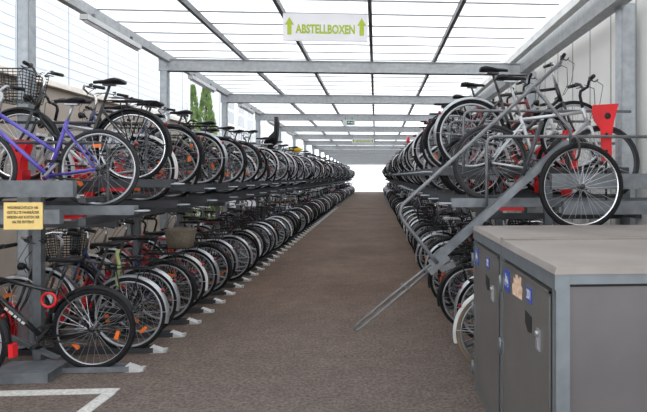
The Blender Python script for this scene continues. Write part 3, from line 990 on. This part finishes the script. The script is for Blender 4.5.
mb.tube([along(.0, -.0, -.05), along(.0, .06, -.06), along(.02, .44, -.06), along(.04, .50, -.06), along(.10, .535, -.06), along(1.80, .55, -.06)], .0155, 10)
mb.tube([along(1.52, .55, -.06), along(1.52, .1, -.06), along(1.45, .0, -.05)], .0155, 10)
obj('guard_hoop', mb, M['tube_steel'], t)
mb = MB(); mb.tube([along(1.0, .05, .05), along(1.42, .28, .05)], .018, 8); obj('gas_spring', mb, M['dark_or_shaded_steel'], t)

# loose wheel locked to the rack end
wr = empty('loose_wheel', (1.635, 4.30, 1.565), (0, 0, .04)); tag(wr, 'lone bicycle wheel with silver rim fastened to the rack end above the lockers', 'wheel')
place('rim', wheel_mesh(.352, 56, 32), [M['chrome'], M['spoke'], M['dark_alloy']], wr)
place('tyre', tyre_mesh(.352, .024, 56, 10), M['rubber'], wr)
mb = MB(); mb.ring((0, .05, .30), .09, .010, 20, 6); obj('cable_lock', mb, M['cord'], wr, None, (0, 0, PI/2))

# ------------------------------------------------------------------ lockers
LX0, LX1 = .77, 2.66
def locker(y0, y1, near, label, number):
    root = empty('bicycle_locker', (LX0, y0, 0)); tag(root, label, 'locker', 'bicycle lockers')
    D = y1-y0; Wd = LX1-LX0; Ht = 1.26
    mb = MB()
    for y in ((0, .055), (D-.055, D)):
        mb.box(0, .06, y[0], y[1], .0, Ht-.03); mb.box(Wd-.06, Wd, y[0], y[1], .0, Ht-.03)
        mb.box(.061, Wd-.061, y[0], y[1], Ht-.075, Ht-.03)
    mb.box(0.004, .056, .053, D-.053, Ht-.105, Ht-.032); mb.box(0.004, .056, .053, D-.053, .0, .05); mb.box(.05, Wd-.05, .004, D-.004, 0, .05)
    obj('frame', mb, M['locker_frame'], root)
    mb = MB(); mb.box(.03, Wd-.03, .022, .030, .05, Ht-.085); mb.box(.03, Wd-.03, D-.03, D-.022, .05, Ht-.085); mb.box(Wd-.03, Wd-.02, .02, D-.02, .05, Ht-.06)
    mb.cur = 1; mb.box(.06, Wd-.06, .012, .024, Ht-.088, Ht-.074); mb.box(.02, .028, .05, D-.05, .04, Ht-.10)
    obj('side_panel', mb, [M['locker_side'], M['gap']], root)
    mb = MB()
    z = Ht-.03
    mb.hexa([(-.012, -.012*near, z), (-.0, -.0, Ht), (-.012, D, z), (0, D, Ht), (Wd, -.012*near, z), (Wd, 0, Ht), (Wd, D, z), (Wd, D, Ht)])
    if near: mb.box(.0, Wd, D-.035, D-.0, Ht-.001, Ht+.010)
    else: mb.box(.0, Wd, 0.0, .05, Ht-.001, Ht+.012)
    obj('roof', mb, M['locker_roof'], root)
    mb = MB(); mb.box(-.006, -.0005, .0, D, Ht-.10, Ht-.031); obj('roof_trim', mb, M['locker_frame'], root)
    # door, hinged at the far side
    a, c = .062, D-.045
    mb = MB(); mb.box(-.004, .018, a, c, .05, Ht-.118)
    mb.box(-.012, .0, a, a+.012, .05, Ht-.118); mb.box(-.012, .0, c-.012, c, .05, Ht-.118); mb.box(-.012, 0, a, c, Ht-.13, Ht-.118)
    dr = obj('door', mb, M['door'], root)
    hy = .41
    mb = MB()
    pts = [(hy-.055, .955), (hy+.06, .965), (hy+.06, .90), (hy+.01, .865), (hy-.055, .875)]
    n = len(pts); mb._add([(-.0065, y, z) for y, z in pts]+[(-.002, y, z) for y, z in pts], [tuple(range(n))]+[(i, (i+1) % n, (i+1) % n+n, i+n) for i in range(n)], False)
    obj('grip_recess', mb, M['gap'], dr)
    mb = MB(); hy = .235; mb.box(-.012, -.004, hy-.022, hy+.022, .83, .93); mb.tube([(-.022, hy, .91), (-.010, hy, .91)], .013, 10); mb.box(-.018, -.010, hy-.012, hy+.012, .84, .885); obj('lock', mb, M['alloy'], dr)
    for z in (.16, .62, Ht-.26):
        mb = MB(); mb.tube([(-.016, c+.02, z-.05), (-.016, c+.02, z+.05)], .010, 8); mb.box(-.010, -.004, c-.02, c+.04, z-.035, z+.035); obj('hinge', mb, M['locker_frame'], dr)
    # plates
    def plate(y, z, hw, hh, m, nm):
        mb = MB(); mb.box(-.0075, -.004, y-hw, y+hw, z-hh, z+hh); return obj(nm, mb, m, dr)
    py = c-.10
    pl = plate(py, 1.02+.02, .062, .062, M['blue_sign'], 'info_plate')
    mb = MB()      # white bicycle mark on the blue plate
    def rg(cy, cz, r):
        v = []; f = []
        for i in range(14):
            q = 2*PI*i/14
            for rr in (r, r*.72): v.append((-.0085, cy+rr*math.cos(q), cz+rr*math.sin(q)))
        for i in range(14):
            i2 = (i+1) % 14; f.append((2*i, 2*i+1, 2*i2+1, 2*i2))
        mb._add(v, f, False)
    rg(py-.028, 1.025, .02); rg(py+.028, 1.025, .02)
    for p, q in (((-.028, 1.025), (-.01, 1.06)), ((-.01, 1.06), (.018, 1.06)), ((.018, 1.06), (.028, 1.025)), ((-.01, 1.06), (.002, 1.025)), ((.018, 1.06), (.002, 1.025)), ((.022, 1.06), (.018, 1.078))):
        mb.bar((-.0085, py+p[0], p[1]), (-.0085, py+q[0], q[1]), .006, .002, (1, 0, 0))
    obj('bicycle_mark', mb, M['sign_white'], pl)
    ny = .40
    pl = plate(ny, 1.055, .045, .038, M['blue_sign'], 'number_plate')
    text('number', number, .066, M['sign_white'], pl, (-.0085, ny, 1.055), (PI/2, 0, -PI/2), .066, .001, .0005)
    if near:
        v = [(y*1.75, z*.8) for y, z in ((.06, -.07), (.065, .0), (.045, .012), (.05, .05), (.03, .045), (.025, .08), (.0, .085), (-.01, .06), (-.03, .085), (-.045, .08), (-.04, .03), (-.055, .02), (-.05, -.06), (.0, -.065))]
        mb = MB(); n = len(v); cy = .63
        mb._add([(-.0055, cy+y, 1.045+z) for y, z in v]+[(-.004, cy+y, 1.045+z) for y, z in v], [tuple(range(n))]+[(i, (i+1) % n, (i+1) % n+n, i+n) for i in range(n)], False)
        tag(obj('torn_sticker', mb, M['torn'], dr), 'torn pale orange paper sticker')
locker(2.31, 3.32, 1, 'grey steel bicycle locker with a torn orange sticker on its door', '201')
locker(3.325, 4.28, 0, 'grey steel bicycle locker between the stickered locker and the bike rack', '202')

# ------------------------------------------------------------------ bicycles
B = lambda **k: dict(dict(col='black', frame='diamond', bar='flat', hs=.96), **k)
city = lambda col, **k: B(**dict(dict(col=col, frame='swan', bar='city', guard='silver_guard', carrier='black_plastic', hs=.95, sw=1.15, barcol='chrome', front_light=True, chaincase='black_plastic', refl=True), **k))
trek = lambda col, **k: B(**dict(dict(col=col, frame='diamond', bar='riser', guard='black_plastic', carrier='black_plastic', hs=1.0, barcol='black', front_light=True, refl=True), **k))
mtb = lambda col, **k: B(**dict(dict(col=col, frame='mountain', bar='flat', hs=.95, sus=True, fork='f_dark grey', tyre_r=.026, dark=True, rear_light=False), **k))
race = lambda col, **k: B(**dict(dict(col=col, frame='diamond', bar='drop', hs=1.0, tyre_r=.015, barcol='black', rear_light=False), **k))

# (options, short description) for the leading bicycles of every row
LL = [
 (mtb('black', guard='black_plastic', fullguard=False, rear_only=True, refl=True, decal=True, lock='red_plastic', hs=.93), 'black mountain bike with white frame marks'),
 (city('black', guard='silver_guard', ribbon=True, hs=1.0, sw=1.3, frame='step'), 'black bicycle with green cloth under its saddle'),
 (trek('dark grey', guard='silver_guard', barcol='alloy'), 'grey bicycle with bright silver mudguards'),
 (city('dark blue', guard='black_plastic', basket='wire_front'), 'dark blue bicycle with front wire basket'),
 (city('black', basket='wicker_rear', guard='white_guard', frame='step'), 'bicycle with grey wicker basket on its carrier'),
 (city('red', guard='silver_guard', frame='mixte', tyre='rubber'), 'red bicycle with slanting frame and silver mudguards'),
 (trek('red', guard='black_plastic', frame='diamond', lock='black_plastic'), 'red bicycle with black mudguards'),
 (trek('black', guard='silver_guard'), 'black trekking bicycle with silver mudguards'),
 (city('dark blue', basket='wire_rear', guard='silver_guard'), 'dark blue bicycle with rear wire basket'),
 (mtb('dark grey'), 'dark grey mountain bike'),
 (city('silver', guard='white_guard'), 'silver city bicycle with white mudguards'),
 (trek('dark red', guard='black_plastic'), 'dark red trekking bicycle'),
 (city('black', basket='wire_front'), 'black city bicycle with wire basket'),
]
LU = [
 (B(col='violet-blue', frame='mixte', bar='riser', hs=.93, tyre='grey_rubber', refl=True, fork='f_violet-blue', barcol='alloy', sw=1.1), 'violet-blue bicycle with grey tyres'),
 (city('black', frame='step', basket='wire_front', bar='riser', guard='black_plastic', carrier='black_plastic', hs=.96, sw=1.3, barcol='chrome', rim='chrome', grip='black_plastic', refl=False, chaincase=None), 'black bicycle with wire front basket'),
 (trek('silver', guard='white_guard', hs=.98), 'silver bicycle with white mudguards'),
 (city('dark blue', guard='black_plastic', hs=.93, carrier=None), 'dark blue city bicycle'),
 (trek('black', guard='black_plastic', hs=1.0), 'black trekking bicycle'),
 (city('champagne', frame='step', guard='silver_guard'), 'champagne step-through bicycle'),
 (mtb('red', refl=True), 'red mountain bike'),
 (city('dark red', guard='black_plastic', carrier=None, hs=.91), 'dark red city bicycle'),
 (race('black'), 'black racing bicycle with drop handlebar'),
 (trek('dark green', guard='black_plastic', carrier=None, hs=.93), 'dark green trekking bicycle'),
 (city('white', guard='white_guard'), 'white city bicycle'),
 (mtb('black'), 'black mountain bike'),
]
RL = [
 (trek('black', guard='white_guard', tyre='tan_rubber', refl=True), 'bicycle with tan tyres and white mudguards'),
 (city('black', basket='wire_front', guard='silver_guard'), 'black city bicycle with wire basket'),
 (trek('dark grey', guard='black_plastic'), 'dark grey trekking bicycle'),
 (city('dark red', guard='black_plastic'), 'dark red city bicycle'),
 (trek('black', guard='black_plastic'), 'black trekking bicycle with black mudguards'),
 (mtb('dark grey'), 'dark grey mountain bike'),
 (city('dark green', guard='silver_guard', basket='wire_front'), 'dark green bicycle with wire basket'),
 (trek('black', guard='black_plastic', basket='wire_rear'), 'black trekking bicycle with rear basket'),
 (city('black', saddle='saddle_white', guard='silver_guard', frame='step'), 'black bicycle with white saddle'),
 (trek('dark blue', guard='silver_guard'), 'dark blue trekking bicycle'),
 (city('silver', guard='black_plastic', frame='step'), 'silver step-through bicycle'),
 (mtb('black'), 'black mountain bike'),
]
RU = [
 (B(col='silver', frame='diamond', bar='riser', hs=1.10, tyre='grey_rubber', rim='dark_alloy', sus=False, fork='f_silver', dark=True, bottle='black_plastic', rear_light=False), 'silver bicycle with high black saddle'),
 (B(col='black', frame='diamond', bar='riser', hs=.98, guard='silver_guard', rear_only=True, rim='alloy', barcol='alloy'), 'black bicycle with silver rear mudguard'),
 (mtb('white', fork='f_black', hs=1.0), 'white mountain bike'),
 (trek('dark red', guard='black_plastic'), 'dark red trekking bicycle'),
 (mtb('red', hs=.97), 'red mountain bike'),
 (trek('black', guard='black_plastic'), 'black trekking bicycle'),
 (city('dark red', guard='silver_guard'), 'dark red city bicycle'),
 (trek('silver', guard='white_guard'), 'silver bicycle with white mudguards'),
 (mtb('black'), 'black mountain bike'),
 (trek('red', guard='black_plastic'), 'red trekking bicycle'),
 (city('black', guard='white_guard'), 'black city bicycle with white mudguards'),
 (race('dark blue'), 'dark blue racing bicycle'),
]
COLS = ['black']*7+['dark grey']*3+['silver']*3+['dark red']*3+['red', 'red', 'blue', 'dark blue', 'dark blue', 'green', 'dark green', 'white', 'champagne', 'purple', 'turquoise']
def rand_bike():
    c = rnd.choice(COLS); k = rnd.random()
    g = rnd.choice(['silver_guard', 'white_guard', 'black_plastic', 'black_plastic', 'black_plastic', 'black_plastic', 'silver_guard'])
    gn = {'silver_guard': 'silver', 'white_guard': 'white', 'black_plastic': 'black'}[g]
    if k < .4:
        bk = rnd.random() < .4
        return city(c, guard=g, frame=rnd.choice(['swan', 'step', 'mixte']), basket='wire_front' if bk else None, hs=rnd.choice([.88, .93, .97, 1.03]), carrier=rnd.choice(['black_plastic', 'alloy', None, None])), '%s city bicycle with %s' % (c, 'wire basket' if bk else gn+' mudguards')
    if k < .75: return trek(c, guard=g, hs=rnd.choice([.92, .97, 1.02, 1.06]), saddle=rnd.choice(['vinyl', 'vinyl', 'saddle_brown']), carrier=rnd.choice(['black_plastic', 'alloy', None, None])), '%s trekking bicycle with %s mudguards' % (c, gn)
    if k < .92: return mtb(c, hs=rnd.choice([.92, .97])), '%s mountain bike without mudguards' % c
    return race(c, hs=rnd.choice([.97, 1.0])), '%s racing bicycle with drop handlebar' % c

ROWNAME = {'LL': 'on the lower tier opposite the lockers', 'LU': 'on the upper tier opposite the lockers', 'RL': 'on the lower tier behind the lockers', 'RU': 'on the upper tier behind the lockers'}
NEAR, MID, FAR = 10, 26, 74
FARV = [('diamond', 'riser', 1, 1, 0, 0, 1.0), ('swan', 'city', 1, 1, 1, 0, .96), ('step', 'city', 1, 1, 0, 0, .95), ('mountain', 'flat', 0, 0, 0, 0, .95), ('mixte', 'riser', 1, 1, 0, 0, .97), ('diamond', 'drop', 0, 0, 0, 0, 1.0), ('step', 'city', 1, 1, 1, 0, .98)]
stuff = MB()
for row, lead in (('LL', LL), ('LU', LU), ('RL', RL), ('RU', RU)):
    left = row[0] == 'L'; up = row[1] == 'U'
    y0 = Y_L if left else Y_R
    for k in range(NSLOT):
        o, desc = lead[k] if k < len(lead) else rand_bike()
        y = y0+PITCH*k
        if up and left and k < 2: y += .10
        LO, HI = LEVEL[row[0]]
        if left and k == 1: HI = 1.585
        odd = k % 2
        z = ((HI if odd else LO)+.001) if up else .0125
        a = (-.10 if odd else .04) if up else (-.02 if left else .0+.10*odd)   # wheel edge, measured from the aisle edge
        a += rnd.uniform(-.03, .05) if k > 1 else 0
        hub = a+R
        if left and k > 5 and k % 7 in (1, 2): hub -= .07; y += -.05 if k % 7 == 1 else .05      # kept clear of the roof post
        yaw = PI if left else 0
        rev = ((not up) and k > 6 and rnd.random() < .35)
        if row == 'LU' and k == 0: hub = .335
        if row == 'LU' and k == 1: hub = .27
        if row == 'RU' and k == 0: hub = .34; y += .05
        if row == 'LL' and k == 0: hub = .33
        if row == 'RL' and k == 0: hub = .33; y = 4.56; z = .004
        if row == 'LL' and k < 4: hub = (.33, .26, .33, .31)[k]
        cx = (LEFT_EDGE-hub-HUB) if left else (RIGHT_EDGE+hub+HUB)
        if rev: yaw += PI
        lean = rnd.uniform(-.03, .03) if k > 1 else .01
        yaw += rnd.uniform(-.02, .02) if k > 1 else 0
        group = 'bicycles '+ROWNAME[row]
        if row == 'LU' and k == 15: o, desc = city('black', child='black_plastic', guard='silver_guard'), 'black bicycle carrying a black child seat'
        if row == 'LU' and k == 25: o, desc = city('dark grey', saddle='yellow', cover='yellow'), 'grey bicycle with yellow saddle cover'
        if row == 'RL' and k == 24: o, desc = city('black', saddle='saddle_orange'), 'black bicycle with orange saddle'
        if row == 'RU' and k == 24: o, desc = city('red', child='red_plastic', guard='white_guard'), 'red bicycle carrying a red child seat'
        if k < MID:
            lab = '%s, %s back %s' % (desc, ordw(k), ROWNAME[row])
            if len(lab.split()) > 16: lab = '%s, %s %s' % (desc, ordw(k), ROWNAME[row])
            if len(lab.split()) > 16: print('LONG', len(lab.split()), lab)
            build_bike(o, (cx, y, z), yaw, lean, lab, group, 0 if k < NEAR else 1)
        else:
            v = rnd.choice(FARV)
            fr = rnd.choice(COLS); gm = rnd.choice(['silver_guard', 'black_plastic', 'black_plastic', 'black_plastic', 'black_plastic', 'white_guard'])
            if k < FAR:
                me = cached(('far', v), lambda: far_mesh(v)().mesh('bicycle'))
                b = place('bicycle', me, [M['f_'+fr], M['rubber'], M['alloy'], M[gm], M['vinyl'], M['red_lens']], None, (cx, y, z), (lean, 0, yaw))
                tag(b, 'small distant bicycle %s, beyond the twenty-sixth one' % ROWNAME[row], 'bicycle', 'distant bicycles '+ROWNAME[row])
            else:
                src = cached(('lo', v), lambda: far_mesh(v, 6, True)())
                T = Matrix.Translation((cx, y, z)) @ Matrix.Rotation(yaw, 4, 'Z') @ Matrix.Rotation(lean, 4, 'X')
                bse = len(stuff.v)
                stuff.v.extend([tuple(T @ Vector(p)) for p in src.v])
                stuff.f.extend([tuple(i+bse for i in q) for q in src.f]); stuff.mi.extend(src.mi); stuff.sm.extend(src.sm)
tag(obj('distant_bicycle_mass', stuff, [M['f_black'], M['rubber'], M['alloy'], M['silver_guard'], M['vinyl'], M['red_lens']]), 'unbroken mass of tiny bicycles at the far end of both racks', 'bicycles', None, 'stuff')

# the bicycle standing on the ground at the near end of the left rack
build_bike(trek('black', guard='black_plastic', refl=True, low_reflector=True), (-3.70, 4.43, .005), PI, .02, 'black bicycle standing before the rack foot, red reflector low on its rear mudguard', 'bicycles '+ROWNAME['LL'], 0)
